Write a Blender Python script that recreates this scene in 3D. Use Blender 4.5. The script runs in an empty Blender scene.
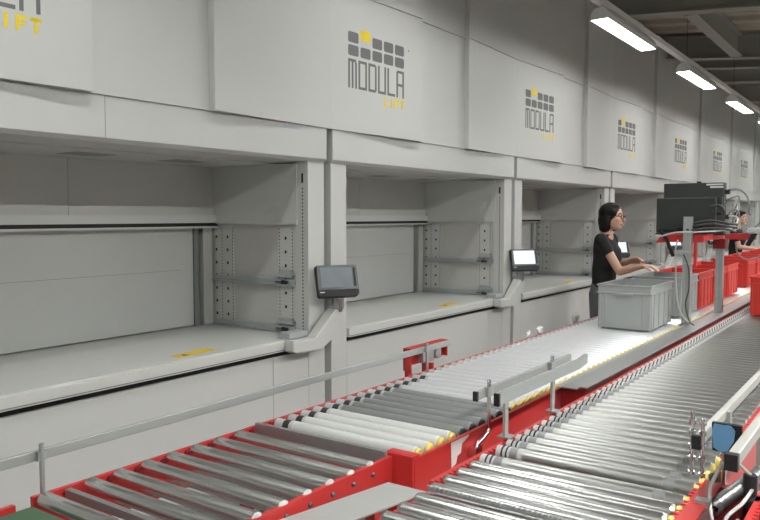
import bpy, bmesh, math, random
from mathutils import Vector, Matrix
random.seed(7)
PI = math.pi
C = bpy.context.scene.collection
scene = bpy.context.scene

# ------------------------------------------------------------------ camera, world, exposure
F, YAW, PITCH, EYE = 745.0, math.atan(531 / 745), math.atan(44 / 745), 1.65
cd = bpy.data.cameras.new('camera'); cam = bpy.data.objects.new('camera', cd); C.objects.link(cam)
cd.sensor_width = 36; cd.lens = F / 760 * 36; cd.clip_start = .05; cd.clip_end = 200
cam.location = (0, 0, EYE); cam.rotation_euler = (PI / 2 - PITCH, 0, YAW)
scene.camera = cam
w = bpy.data.worlds.new('hall_air'); scene.world = w; w.use_nodes = True
w.node_tree.nodes['Background'].inputs[0].default_value = (.9, .95, 1, 1)
w.node_tree.nodes['Background'].inputs[1].default_value = .02
vs = scene.view_settings
vs.view_transform = 'Standard'; vs.look = 'None'; vs.gamma = 1; vs.use_curve_mapping = False
vs.exposure = 0.08
LAMP_POWER = 25.0          # row over the lift aisle
CONVEYOR_LAMP_POWER = 175.0   # row over the conveyors
FILL_LAMP_POWER = 22.0     # unseen rows over the hall, added as fill light
LAMP_ROWS = (-2.062, 0.9, 3.9, 6.9)
LAMP_Z = 3.2

# ------------------------------------------------------------------ materials
def srgb(r, g, b):
    return tuple((c / 255 / 12.92) if c / 255 <= .04045 else ((c / 255 + .055) / 1.055) ** 2.4 for c in (r, g, b))
def mat(name, col, rough=.5, metal=0., vary=.06, scale=6., bump=0., bscale=200., spec=.5, emit=None, stretch=None, rvary=0.):
    m = bpy.data.materials.new(name); m.use_nodes = True
    nt = m.node_tree; n = nt.nodes; b = n['Principled BSDF']
    b.inputs['Roughness'].default_value = rough; b.inputs['Metallic'].default_value = metal
    b.inputs['Specular IOR Level'].default_value = spec
    b.inputs['Base Color'].default_value = (*col, 1)
    if emit:
        b.inputs['Emission Color'].default_value = (*emit[0], 1); b.inputs['Emission Strength'].default_value = emit[1]
    tc = n.new('ShaderNodeTexCoord'); mp = n.new('ShaderNodeMapping')
    nt.links.new(tc.outputs['Object'], mp.inputs[0])
    if stretch: mp.inputs['Scale'].default_value = stretch
    if vary:
        ns = n.new('ShaderNodeTexNoise'); ns.inputs['Scale'].default_value = scale; ns.inputs['Detail'].default_value = 4
        nt.links.new(mp.outputs[0], ns.inputs['Vector'])
        mx = n.new('ShaderNodeMix'); mx.data_type = 'RGBA'
        mx.inputs[6].default_value = (*[c * (1 - vary) for c in col], 1)
        mx.inputs[7].default_value = (*[min(1, c * (1 + vary)) for c in col], 1)
        nt.links.new(ns.outputs[0], mx.inputs[0]); nt.links.new(mx.outputs[2], b.inputs['Base Color'])
        if rvary:
            mr = n.new('ShaderNodeMapRange'); mr.inputs[3].default_value = rough - rvary; mr.inputs[4].default_value = rough + rvary
            nt.links.new(ns.outputs[0], mr.inputs[0]); nt.links.new(mr.outputs[0], b.inputs['Roughness'])
    if bump:
        n2 = n.new('ShaderNodeTexNoise'); n2.inputs['Scale'].default_value = bscale
        nt.links.new(mp.outputs[0], n2.inputs['Vector'])
        bp = n.new('ShaderNodeBump'); bp.inputs['Strength'].default_value = bump; bp.inputs['Distance'].default_value = .002
        nt.links.new(n2.outputs[0], bp.inputs['Height']); nt.links.new(bp.outputs[0], b.inputs['Normal'])
    return m
M = {}
def defm(k, *a, **kw): M[k] = mat(k, *a, **kw)
defm('panel_grey', (.58, .59, .575), .42, vary=.025, scale=2, bump=.05, bscale=300)
defm('panel_warm', (.54, .54, .515), .5, vary=.03, scale=3)
defm('counter_grey', (.60, .61, .59), .33, vary=.03, scale=4)
defm('door_grey', (.50, .51, .50), .45, vary=.03, scale=3)
defm('seam_black', (.012, .012, .012), .7, vary=.1)
defm('hole_dark', (.02, .02, .02), .8, vary=0)
defm('channel_grey', (.25, .27, .27), .45, metal=.4, vary=.05)
defm('rail_zinc', (.44, .47, .48), .4, metal=.25, vary=.08, scale=30)
defm('clip_steel', (.45, .47, .48), .3, metal=.9, vary=.15, scale=60)
defm('logo_grey', (.15, .155, .155), .55, vary=.03)
defm('logo_yellow', (.86, .66, .015), .5, vary=.03)
defm('sticker_yellow', (.78, .56, .03), .5, vary=.08, scale=40)
defm('sticker_blue', (.50, .54, .62), .5, vary=.08, scale=40)
defm('roller_dark', (.80, .81, .80), .27, metal=1, vary=.06, scale=3, rvary=.02)
defm('roller_bright', (.90, .91, .95), .30, metal=.65, vary=.04, scale=6, rvary=.05)
defm('roller_zinc', (.50, .51, .495), .33, metal=1, vary=.06, scale=5, rvary=.02)
defm('roller_steel', (.74, .75, .75), .25, metal=1, vary=.05, scale=4, rvary=.02)
defm('roller_plastic', (.62, .63, .62), .42, vary=.05, scale=8)
defm('roller_matt', (.30, .31, .31), .5, metal=.55, vary=.1, scale=8)
defm('cap_yellow', (.74, .60, .16), .45, vary=.08, scale=40)
defm('cap_white', (.52, .53, .53), .4, vary=.04)
defm('band_black', (.03, .03, .035), .5, vary=.2, scale=50)
defm('red_paint', (.52, .034, .032), .36, vary=.08, scale=8)
defm('red_dark', (.20, .010, .012), .4, vary=.1)
defm('red_plastic', (.56, .032, .022), .42, vary=.05, scale=9)
defm('grey_plastic', (.345, .365, .36), .45, vary=.05, scale=9)
defm('galvanised', (.42, .43, .43), .38, metal=.75, vary=.12, scale=25, rvary=.06)
defm('plate_alu', (.50, .51, .50), .42, metal=.45, vary=.04, scale=12)
defm('guide_steel', (.40, .42, .415), .42, metal=.55, vary=.06, scale=12)
defm('guide_cream', (.50, .50, .47), .42, metal=.3, vary=.05, scale=12)
defm('chrome', (.70, .71, .72), .16, metal=1, vary=.06, scale=30)
defm('black_plastic', (.015, .015, .017), .45, vary=.15, scale=20, spec=.3)
defm('monitor_back', (.026, .030, .028), .48, vary=.12, scale=10)
defm('screen_blue', (.15, .17, .18), .12, vary=.25, scale=9, emit=((.30, .34, .38), .22))
defm('screen_white', (.4, .43, .46), .2, vary=.05, emit=((.72, .82, .92), .9))
defm('bezel_grey', (.10, .105, .11), .35, metal=.3, vary=.05)
defm('green_belt', (.065, .125, .070), .6, vary=.08, scale=8, bump=.1)
defm('concrete', (.24, .245, .235), .6, vary=.18, scale=3)
defm('ceiling_deck', (.34, .31, .25), .8, vary=.1, scale=2)
defm('beam_paint', (.26, .26, .23), .6, vary=.12, scale=2)
defm('duct_dark', (.045, .047, .040), .7, vary=.1)
defm('hall_wall', (.62, .62, .59), .8, vary=.05)
defm('lamp_housing', (.78, .77, .75), .4, metal=.0, vary=.03)
defm('lamp_light', (.9, .9, .9), .5, vary=0, emit=((.995, 1, .965), LAMP_POWER))
defm('conveyor_lamp_light', (.9, .9, .9), .5, vary=0, emit=((.995, 1, .965), CONVEYOR_LAMP_POWER))
defm('fill_lamp_light', (.9, .9, .9), .5, vary=0, emit=((.995, 1, .965), FILL_LAMP_POWER))
defm('wire', (.05, .05, .05), .5, vary=0)
defm('cable_white', (.48, .48, .46), .45, vary=.04)
defm('cable_grey', (.22, .23, .23), .5, vary=.04)
defm('skin', srgb(214, 168, 146), .5, vary=.05, scale=25)
defm('hair_black', (.008, .007, .007), .5, vary=.25, scale=60, spec=.25, bump=.4, bscale=90, stretch=(1, 1, .2))
defm('shirt_black', (.012, .012, .013), .85, vary=.15, scale=30, bump=.2, bscale=40)
defm('jeans', (.13, .135, .14), .85, vary=.3, scale=30, bump=.2, bscale=120)
defm('shoe', (.03, .03, .03), .5, vary=.1)
defm('lips', srgb(150, 84, 80), .5, vary=0)
defm('eye_white', (.7, .7, .68), .3, vary=0)
defm('plastic_wrap', (.62, .64, .65), .4, vary=.1, scale=30)
defm('reflector_blue', (.10, .25, .42), .3, vary=.05)
defm('paper_white', (.70, .70, .69), .6, vary=.04)

# ------------------------------------------------------------------ mesh helpers
class MB:
    def __init__(s): s.v = []; s.f = []; s.m = []; s.sm = []
    def add(s, verts, faces, mi=0, smooth=False):
        o = len(s.v); s.v += [tuple(v) for v in verts]
        for f in faces: s.f.append(tuple(i + o for i in f)); s.m.append(mi); s.sm.append(smooth)
        return s
    def box(s, x0, x1, y0, y1, z0, z1, mi=0):
        v = [(x, y, z) for x in (x0, x1) for y in (y0, y1) for z in (z0, z1)]
        return s.add(v, [(0, 1, 3, 2), (4, 6, 7, 5), (0, 4, 5, 1), (2, 3, 7, 6), (0, 2, 6, 4), (1, 5, 7, 3)], mi)
    def prism(s, poly, axis, a, b, mi=0):
        n = len(poly)
        def P(p, t): return {'x': (t, p[0], p[1]), 'y': (p[0], t, p[1]), 'z': (p[0], p[1], t)}[axis]
        v = [P(p, a) for p in poly] + [P(p, b) for p in poly]
        f = [tuple(range(n))[::-1], tuple(range(n, 2 * n))] + [(i, (i + 1) % n, n + (i + 1) % n, n + i) for i in range(n)]
        return s.add(v, f, mi)
    def lathe(s, prof, org=(0, 0, 0), ax=(1, 0, 0), n=14, cap=True):
        """prof: list of (t along axis, radius, material of the segment that follows)"""
        ax = Vector(ax).normalized(); u = ax.orthogonal().normalized(); w_ = ax.cross(u); org = Vector(org)
        def ring(t, r): return [org + ax * t + (u * math.cos(2 * PI * k / n) + w_ * math.sin(2 * PI * k / n)) * r for k in range(n)]
        for (t0, r0, m0), (t1, r1, _) in zip(prof, prof[1:]):
            s.add(ring(t0, r0) + ring(t1, r1), [(k, (k + 1) % n, n + (k + 1) % n, n + k) for k in range(n)], m0, True)
        if cap:
            s.add(ring(prof[0][0], prof[0][1]), [tuple(range(n))[::-1]], prof[0][2])
            s.add(ring(prof[-1][0], prof[-1][1]), [tuple(range(n))], prof[-2][2])
        return s
    def cyl(s, a, b, r, n=12, mi=0, r2=None):
        a = Vector(a); b = Vector(b); L = (b - a).length
        return s.lathe([(0, r, mi), (L, r if r2 is None else r2, mi)], a, b - a, n)
    def tube(s, pts, r, n=8, mi=0, rs=None):
        pts = [Vector(p) for p in pts]; rings = []; up = None
        for i, p in enumerate(pts):
            d = (pts[min(i + 1, len(pts) - 1)] - pts[max(i - 1, 0)]).normalized()
            if up is None: up = d.orthogonal().normalized()
            up = (up - d * up.dot(d)).normalized(); w_ = d.cross(up)
            rr = rs[i] if rs else r
            rings += [p + (up * math.cos(2 * PI * k / n) + w_ * math.sin(2 * PI * k / n)) * rr for k in range(n)]
        f = [(i * n + k, i * n + (k + 1) % n, (i + 1) * n + (k + 1) % n, (i + 1) * n + k) for i in range(len(pts) - 1) for k in range(n)]
        s.add(rings, f, mi, True)
        s.add(rings[:n], [tuple(range(n))[::-1]], mi); s.add(rings[-n:], [tuple(range(n))], mi)
        return s
    def ball(s, c, r, n=12, m=8, mi=0):
        c = Vector(c); r = r if hasattr(r, '__len__') else (r, r, r)
        v = [c + Vector((0, 0, r[2]))]
        for i in range(1, m):
            t = PI * i / m
            v += [c + Vector((r[0] * math.sin(t) * math.cos(2 * PI * k / n), r[1] * math.sin(t) * math.sin(2 * PI * k / n), r[2] * math.cos(t))) for k in range(n)]
        v.append(c - Vector((0, 0, r[2])))
        f = [(0, 1 + k, 1 + (k + 1) % n) for k in range(n)]
        f += [(1 + i * n + k, 1 + (i + 1) * n + k, 1 + (i + 1) * n + (k + 1) % n, 1 + i * n + (k + 1) % n) for i in range(m - 2) for k in range(n)]
        b = 1 + (m - 2) * n; f += [(len(v) - 1, b + (k + 1) % n, b + k) for k in range(n)]
        return s.add(v, f, mi, True)
    def mesh(s, name, mats):
        me = bpy.data.meshes.new(name); me.from_pydata(s.v, [], s.f)
        for k in (mats if isinstance(mats, (list, tuple)) else [mats]): me.materials.append(M[k])
        me.polygons.foreach_set('material_index', s.m); me.polygons.foreach_set('use_smooth', s.sm)
        bm = bmesh.new(); bm.from_mesh(me); bmesh.ops.recalc_face_normals(bm, faces=bm.faces); bm.to_mesh(me); bm.free()
        me.update(); return me
    def build(s, name, mats, parent=None, loc=(0, 0, 0), bevel=0):
        return place(name, s.mesh(name, mats), parent, loc, bevel)
def place(name, me, parent=None, loc=(0, 0, 0), bevel=0):
    o = bpy.data.objects.new(name, me); C.objects.link(o); o.location = loc
    if parent: o.parent = parent
    if bevel:
        b = o.modifiers.new('edge', 'BEVEL'); b.width = bevel; b.segments = 2; b.limit_method = 'ANGLE'
    return o
def tag(o, label=None, cat=None, group=None, kind=None):
    if label: o['label'] = label
    if cat: o['category'] = cat
    if group: o['group'] = group
    if kind: o['kind'] = kind
    return o
def empty(name, loc=(0, 0, 0), rz=0):
    o = bpy.data.objects.new(name, None); C.objects.link(o); o.location = loc; o.rotation_euler = (0, 0, rz); o.empty_display_size = .1
    return o
KIDS = {}
def copy_tree(o, parent=None):
    c = o.copy(); C.objects.link(c)
    if parent: c.parent = parent
    for ch in o.children: copy_tree(ch, c)
    return c
def box(name, m, b, parent=None, bevel=0): return MB().box(*b).build(name, m, parent, bevel=bevel)
def struct(name, m, b): return tag(box(name, m, b), kind='structure')
def spline(pts, n=8):
    """Catmull-Rom through pts"""
    P = [Vector(p) for p in pts]; P = [P[0] * 2 - P[1]] + P + [P[-1] * 2 - P[-2]]; out = []
    for i in range(1, len(P) - 2):
        for k in range(n):
            t = k / n; a, b, c, d = P[i - 1], P[i], P[i + 1], P[i + 2]
            out.append(.5 * ((2 * b) + (c - a) * t + (2 * a - 5 * b + 4 * c - d) * t * t + (3 * b - a - 3 * c + d) * t ** 3))
    return out + [P[-2]]

# ------------------------------------------------------------------ the hall
struct('floor', 'concrete', (-4.3, 9, -6, 24, -.1, 0))
struct('wall_left', 'hall_wall', (-4.4, -4.2, -6, 24, 0, 4.09))
struct('wall_right', 'hall_wall', (9, 9.2, -6, 24, 0, 4.09))
struct('wall_far', 'hall_wall', (-4.4, 9.2, 24, 24.2, 0, 4.09))
struct('wall_near', 'hall_wall', (-4.4, 9.2, -6.2, -6, 0, 4.09))
# corrugated deck: trapezoid ribs running along the beams
SK = math.tan(math.radians(25))
cb = MB()
for k in range(-30, 80):
    y = k * .42
    prof = [(y, 4.08), (y + .18, 4.08), (y + .21, 4.03), (y + .39, 4.03), (y + .42, 4.08)]
    for (ya, za), (yb, zb) in zip(prof, prof[1:]):
        x0, x1 = -4.3, 9
        cb.add([(x0, ya + (x0 + 2.2) * SK, za), (x1, ya + (x1 + 2.2) * SK, za), (x1, yb + (x1 + 2.2) * SK, zb), (x0, yb + (x0 + 2.2) * SK, zb)], [(0, 1, 2, 3)])
ceil = tag(cb.build('ceiling', 'ceiling_deck'), kind='structure')
box('slab', 'ceiling_deck', (-4.4, 9.2, -6.2, 24.2, 4.09, 4.2), ceil)
def beam(yc, z0=3.72, dep=.30, fl=.16, ang=29):
    m = MB(); SK = math.tan(math.radians(ang))
    def bar(w_, za, zb):
        x0, x1 = -2.72, 8.9
        ya = yc + (x0 + 2.2) * SK; yb = yc + (x1 + 2.2) * SK
        v = [(x0, ya - w_, za), (x0, ya + w_, za), (x1, yb + w_, za), (x1, yb - w_, za)]
        v += [(a, b, zb) for a, b, _ in v]
        m.add(v, [(0, 1, 2, 3), (4, 7, 6, 5), (0, 4, 5, 1), (1, 5, 6, 2), (2, 6, 7, 3), (3, 7, 4, 0)])
    bar(fl / 2, z0, z0 + .018); bar(.008, z0 + .018, z0 + dep - .018); bar(fl / 2, z0 + dep - .018, z0 + dep)
    return m
for i, yc in enumerate((1.9, 4.9, 8.04, 10.70, 11.48, 12.80, 15.2)):
    tag(beam(yc, ang=20 if yc < 10 else 29).build('trim_%d' % (i + 1), 'beam_paint'), kind='structure')
m = MB(); m.box(-2.00, -1.87, 8.26, 10.75, 3.725, 3.743); m.box(-1.943, -1.927, 8.26, 10.75, 3.743, 4.0); m.box(-2.00, -1.87, 8.26, 10.75, 4.0, 4.018)
tag(m.build('trim_8', 'beam_paint'), kind='structure')

# ------------------------------------------------------------------ vertical lift units
WX, PIT, W = -2.8, 2.527, 2.474      # front plane, pitch, body width
U0 = 0.919
CP = .046
HB, HT = 1.98, 2.160                  # header
CT = .961                             # counter top
def facet(xa, ya, xb, yb, z0, z1):
    return MB().prism([(-.02, ya), (xa, ya), (xb, yb), (-.02, yb)], 'z', z0, z1)
LET = {  # strokes in a unit cell (0..1, 0..1): (x0,x1,y0,y1) with stroke widths sx, sy
 'M': lambda a, b: [(0, a, 0, 1), (.5 - a / 2, .5 + a / 2, 0, 1), (1 - a, 1, 0, 1 - b), (0, 1 - b, 1 - b, 1)],
 'O': lambda a, b: [(0, a, 0, 1), (1 - a, 1, 0, 1), (a, 1 - a, 0, b), (a, 1 - a, 1 - b, 1)],
 'D': lambda a, b: [(0, a, 0, 1), (1 - a, 1, b * .6, 1 - b * .6), (a, 1 - a * .6, 0, b), (a, 1 - a * .6, 1 - b, 1)],
 'U': lambda a, b: [(0, a, 0, 1), (1 - a, 1, 0, 1), (a, 1 - a, 0, b)],
 'L': lambda a, b: [(0, a, 0, 1), (a, 1, 0, b)],
 'A': lambda a, b: [(0, a, 0, 1 - b * .5), (1 - a, 1, 0, 1), (a * .5, 1 - a, 1 - b, 1), (a, 1 - a, .42, .42 + b)],
 'I': lambda a, b: [(.5 - a / 2, .5 + a / 2, 0, 1)],
 'F': lambda a, b: [(0, a, 0, 1), (a, 1, 1 - b, 1), (a, .85, .5 - b / 2, .5 + b / 2)],
 'T': lambda a, b: [(.5 - a / 2, .5 + a / 2, 0, 1), (0, 1, 1 - b, 1)],
}
def letters(text, s0, cell, pitch, z0, h, stroke, th=.0015):
    m = MB()
    for i, ch in enumerate(text):
        for (x0, x1, y0, y1) in LET[ch](stroke / cell, stroke / h):
            m.box(s0 + i * pitch + x0 * cell, s0 + i * pitch + x1 * cell, -th, .0, z0 + y0 * h, z0 + y1 * h)
    return m
def rsquare(wd, ht, th=.0015):
    r = .012; p = []
    for cx, cy, a0 in ((wd - r, ht - r, 0), (r, ht - r, 90), (r, r, 180), (wd - r, r, 270)):
        for k in range(4): t = math.radians(a0 + 30 * k); p.append((cx + r * math.cos(t), cy + r * math.sin(t)))
    return MB().prism(p, 'y', -th, 0)
def make_unit():
    r = empty('vertical_lift', (WX, U0, 0))
    B = lambda n, m_, b, par=r, bev=0: box(n, m_, b, par, bev)
    # header and its soffit
    B('header', 'panel_grey', (-.30, 0, 0, W, HB, HT), bev=.003)
    s = B('soffit', 'panel_warm', (-.83, -.301, .155, W - .147, HB - .024, HB - .001))
    for y in (.55, 1.15, 1.75): B('vent_slot', 'channel_grey', (-.62, -.44, y, y + .22, HB - .0255, HB - .024), s)
    # posts
    B('post', 'panel_grey', (-.12, -.02, .006, .155, 0, HB - .017), bev=.002)
    B('post', 'panel_grey', (-.12, -.02, W - .147, W - .004, 0, HB - .017), bev=.002)
    MB().prism([(0, HB - .0005), (-.022, HB - .016), (-.30, HB - .016), (-.30, HB - .0005)], 'y', 0, W).build('header_lip', 'panel_warm', r)
    # the black joint beside the unit
    B('joint_strip', 'channel_grey', (-.20, -.10, W - .004, W + .026, 0, HT + .5))
    B('joint_strip', 'channel_grey', (-.20, -.10, -.0265, .006, 0, HT + .5))
    # side walls with perforated strips, upper side panel, tray rails
    for sgn in (0, 1):
        Y = lambda a, b: ((.132 - b, .132 - a) if sgn == 0 else (W - .122 + a, W - .122 + b))
        d = lambda t: Y(-t, 0)      # proud of the inner wall by t
        B('side_wall', 'panel_warm', (-1.0, -.121, *Y(0, .095), .85, HB - .025))
        B('side_panel', 'panel_grey', (-.80, -.100, *d(.036), 1.60, HB - .026))
        for (xa, xb, big, small) in ((-.275, -.095, (-.213, -.110), (-.262, -.160)), (-.815, -.655, (-.808, -.706), (-.758, -.662))):
            st = B('perforated_strip', 'panel_grey', (xa, xb, *d(.006), CT + .001, 1.598))
            h = MB(); z = 1.03
            while z < 1.58:
                for x in big: h.box(x - .0075, x + .0075, *d(.0068), z - .0085, z + .0085)
                z += .0815
            z = CT + .02
            while z < 1.59:
                for x in small: h.box(x - .003, x + .003, *d(.0068), z - .004, z + .004)
                z += .0204
            tag(h.build('hole_rows', 'hole_dark', st), kind='stuff')
        h = MB(); z = CT + .03
        while z < HB - .16:
            h.box(-.066, -.058, *((.155, .1558) if sgn == 0 else (W - .1478, W - .147)), z - .005, z + .005); z += .0204
        h.box(-.07, -.056, *((.155, .1558) if sgn == 0 else (W - .1478, W - .147)), HB - .14, HB - .085)
        tag(h.build('post_holes', 'hole_dark', r), kind='stuff')
        for z in (1.243, .965):
            rl = MB(); rl.box(-.812, -.125, *d(.024), z, z + .034); rl.box(-.812, -.125, *d(.05), z, z + .005)
            rl = rl.build('tray_rail', 'rail_zinc', r)
            c = MB(); c.box(-.262, -.135, *d(.036), z + .048, z + .066); c.box(-.25, -.15, *d(.030), z + .066, z + .082)
            c.build('bracket', 'rail_zinc', rl)
            c = MB(); c.box(-.275, -.175, *d(.034), z + .014, z + .020, 0); c.box(-.222, -.208, *d(.040), z + .004, z + .028, 0); c.box(-.195, -.185, *d(.040), z + .004, z + .026, 0)
            c.build('latch', 'band_black', rl)
    # back of the bay
    B('back_panel', 'panel_warm', (-.86, -.80, .133, 1.318, 1.655, HB - .025)); B('back_panel', 'panel_warm', (-.86, -.80, 1.321, W - .123, 1.655, HB - .025))
    sb = MB(); sb.box(-.87, -.775, .133, W - .145, 1.607, 1.655); sb.box(-.87, -.77, .133, W - .145, 1.575, 1.586)
    sb = sb.build('door_header', 'counter_grey', r); B('slot', 'seam_black', (-.86, -.78, .133, W - .145, 1.586, 1.607), sb)
    B('back_door', 'door_grey', (-.90, -.835, .30, 2.175, CT + .008, 1.574)); 
    B('door_crease', 'channel_grey', (-.8352, -.8342, .30, 2.08, 1.318, 1.3205))
    for y in (.250, 2.180): B('door_channel', 'channel_grey', (-.90, -.830, y, y + .038, CT + .001, 1.574))
    for y in (.157, 2.262): B('door_jamb', 'panel_warm', (-.92, -.835, y, y + .075, CT + .001, 1.574), bev=.004)
    B('door_gap', 'seam_black', (-.93, -.905, .155, W - .147, .93, 1.62))
    # counter
    ct = B('counter', 'counter_grey', (-.93, -.030, .157, W - .149, .90, CT))
    e = MB(); e.box(-.030, 0, .157, W - .149, .902, CT - .004); e.box(-.030, -.016, .157, W - .149, CT - .004, CT + .001)
    e.build('front_edge', 'counter_grey', ct, bevel=.003)
    B('edge_groove', 'channel_grey', (-.001, .0006, .157, W - .149, .908, .913), ct)
    lb = MB(); y0, y1 = 1.437, 1.695
    lb.add([(-.150, y0, CT + .0006), (-.072, y0, CT + .0006), (-.100, y1, CT + .0006), (-.178, y1, CT + .0006)], [(0, 1, 2, 3)])
    lb = lb.build('warning_label', 'sticker_yellow', ct)
    MB().add([(-.145, y0 + .065, CT + .001), (-.095, y0 + .04, CT + .001), (-.095, y0 + .09, CT + .001)], [(0, 1, 2)]).build('warning_sign', 'logo_grey', lb)
    # lower front
    B('shadow_gap', 'seam_black', (-.10, -.045, .157, W - .149, .05, .899))
    B('lower_panel', 'panel_grey', (-.045, -.02, .157, 2.028, .06, .872), bev=.003)
    B('lower_panel', 'panel_grey', (-.045, -.02, 2.032, W - .149, .06, .872), bev=.003)
    B('plinth', 'channel_grey', (-.9, -.09, .0, W, 0, .049))
    # crown: two facets that swing out from the joints and a flat panel between, in two storeys
    for st, (z0, z1) in enumerate(((HT + .0015, 2.984), (2.990, 3.99))):
        a = facet(.004, -.0265, CP, .92, z0, z1).build('logo_panel' if st == 0 else 'upper_panel', 'panel_grey', r)
        facet(.008, .921, .008, 1.574, z0, z1).build('flat_panel', 'panel_grey', r)
        q = facet(CP, 1.575, .004, W + .026, z0, z1).build('angled_panel', 'panel_grey', r)
        if st == 0: lp = a
    # printed logo, in the plane of the logo panel
    ang = math.atan2(.92, CP - .004)
    def onpanel(mb, name, mt, s=0, z=0):
        o = mb.build(name, mt, lp); o.location = (.004 + s * math.cos(ang), s * math.sin(ang), z); o.rotation_euler = (0, 0, ang)
        return o
    q = rsquare(.098, .064)
    for i in range(5):
        if i != 1: onpanel(q, 'logo_tile', 'logo_grey', .137 + i * .117, 2.696)
        onpanel(q, 'logo_tile', 'logo_grey', .137 + i * .117, 2.618)
    onpanel(q, 'logo_tile', 'logo_yellow', .137 + .117, 2.722)
    for i, ch in enumerate('MODULA'): onpanel(letters(ch, 0, .082, 0, 2.424, .174, .0165), 'letter', 'logo_grey', .137 + i * .0968)
    for i, ch in enumerate('LIFT'): onpanel(letters(ch, 0, .044, 0, 2.350, .058, .014), 'letter', 'logo_yellow', .490 + i * .0575)
    onpanel(MB().lathe([(0, .006, 0), (.001, .006, 0)], (.755, -.001, 2.745), (0, 1, 0), 10), 'registered_mark', 'logo_grey')
    # small printed notice on the header
    B('notice', 'sticker_blue', (-.001, .0008, 2.10, 2.24, HB + .15, HB + .165))
    return r
U = make_unit()
NAMES = ['light grey storage lift nearest the camera, its logo cropped at the picture edge',
 'light grey storage lift with the largest uncropped tile logo above its bay',
 'light grey storage lift whose bay opens directly behind the woman\'s back',
 'grey storage lift right behind the woman\'s face and tablet-like terminal',
 'grey storage lift whose logo hangs just above the black monitors',
 'grey storage lift with logo above the right end of the monitors',
 'distant grey storage lift with the rightmost small logo',
 'last grey storage lift at the far right end of the row']
for k in range(8):
    u = U if k == 0 else copy_tree(U)
    u.location = (WX, U0 + k * PIT, 0)
    tag(u, NAMES[k], 'storage lift', 'row of vertical storage lifts along the wall')
box('panel_seam', 'channel_grey', (0, .0006, 1.000, 1.003, HB + .002, HT - .002), U)

# ------------------------------------------------------------------ operator terminals on bent arms
def terminal(yb, label, screen, dy=0, rz=-32):
    r = tag(empty('operator_terminal', (WX, yb, CT)), label, 'terminal', 'operator terminals on the lifts')
    z = -CT
    prof = [(-.41, .966), (-.41, .905), (-.385, .893), (-.17, .885), (-.077, .93), (-.02, .975), (.05, 1.03), (.055, 1.10), (-.04, 1.105), (-.23, .958), (-.26, .953)]
    MB().prism([(a, b + z) for a, b in prof], 'x', .002, .07).build('arm', 'panel_grey', r, bevel=.006)
    MB().box(-.085, .0, -.365, -.205, .0015, .034).build('foot_block', 'rail_zinc', r, bevel=.004)
    m = MB(); m.cyl((.04, .005, 1.09 + z), (.055, .0, 1.17 + z), .035, 14); m.cyl((.02, -.045, 1.14 + z), (.02, .05, 1.14 + z), .022, 12); m.box(.015, .075, -.03, -.018, 1.10 + z, 1.18 + z); m.box(.015, .075, .018, .03, 1.10 + z, 1.18 + z)
    m.build('swivel_joint', 'clip_steel', r)
    bd = MB(); bd.prism([(-.18, -.105), (-.17, -.122), (.16, -.122), (.185, -.10), (.18, .095), (.17, .102), (-.172, .102), (-.182, .095)], 'x', -.045, .005)
    bd = bd.build('casing', 'black_plastic', r, bevel=.008)
    bd.location = (.100, -.062 + dy, 1.282 + z); bd.rotation_euler = (0, math.radians(-17), math.radians(rz)); bd.scale = (.8, .69, .85)
    MB().prism([(-.178, -.072), (.178, -.072), (.175, .098), (-.176, .098)], 'x', .005, .010).build('bezel', 'bezel_grey', bd, bevel=.003)
    box('screen', screen, (.0101, .0125, -.150, .130, -.055, .082), bd)
    box('keypad', 'black_plastic', (.0101, .0125, .142, .160, -.05, .08), bd)
    box('stripe', 'cap_white', (.005, .0058, -.165, -.125, -.090, -.083), bd)
    return r
YB = [U0 + k * PIT - .020 for k in range(0, 7)]
terminal(YB[1], 'black touch-screen terminal on a bent arm, left of the others', 'screen_blue')
terminal(YB[2], 'black touch-screen terminal with pale lit screen between second and third bays', 'screen_white', .045, -40)
terminal(YB[3], 'black touch-screen terminal with white screen seen in front of the woman\'s chest', 'screen_white', .05, -45)
for k in (4, 5):
    terminal(YB[k], 'small distant touch-screen terminal behind the monitor desk, %s' % ('nearer one' if k == 4 else 'farther one'), 'screen_white')

# ------------------------------------------------------------------ ceiling lamps on trunking
LL, LP, LY0 = 1.345, 2.631, 5.88
def make_lamp(light='lamp_light'):
    r = empty('ceiling_lamp', (0, 0, LAMP_Z))
    h = MB(); t = .004; hw = .072
    outer = [(-hw, 0), (-hw, .035), (-.055, .075), (-.03, .092), (.03, .092), (.055, .075), (hw, .035), (hw, 0)]
    inner = [(x * (hw - t) / hw, max(z - t, 0)) for x, z in outer]
    n = len(outer)
    for i in range(n - 1):
        a, b, c, d = outer[i], outer[i + 1], inner[i + 1], inner[i]
        for q, p in ((a, b), (d, c)):
            h.add([(q[0], 0, q[1]), (p[0], 0, p[1]), (p[0], LL, p[1]), (q[0], LL, q[1])], [(0, 1, 2, 3)])
    h.build('housing', 'lamp_housing', r)
    for y in (-.006, LL):
        MB().prism(outer, 'y', y, y + .006).build('end_cap', 'lamp_housing', r)
    box('diffuser', light, (-.066, .066, .004, LL - .004, .016, .020), r)
    box('mounting_clip', 'lamp_housing', (-.012, .012, .05, .11, .092, .118), r); box('mounting_clip', 'lamp_housing', (-.012, .012, LL - .11, LL - .05, .092, .118), r)
    return r
lamp0 = make_lamp(); lamp1 = make_lamp('conveyor_lamp_light'); lamp2 = make_lamp('fill_lamp_light'); first = {0: True, 1: True, 2: True}
near = {0: 'largest glowing linear ceiling lamp in the visible row', 1: 'middle-sized glowing ceiling lamp, second in the visible row', 2: 'small glowing ceiling lamp, third in the visible row', 3: 'tiny glowing ceiling lamp cut by the right picture edge'}
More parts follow.
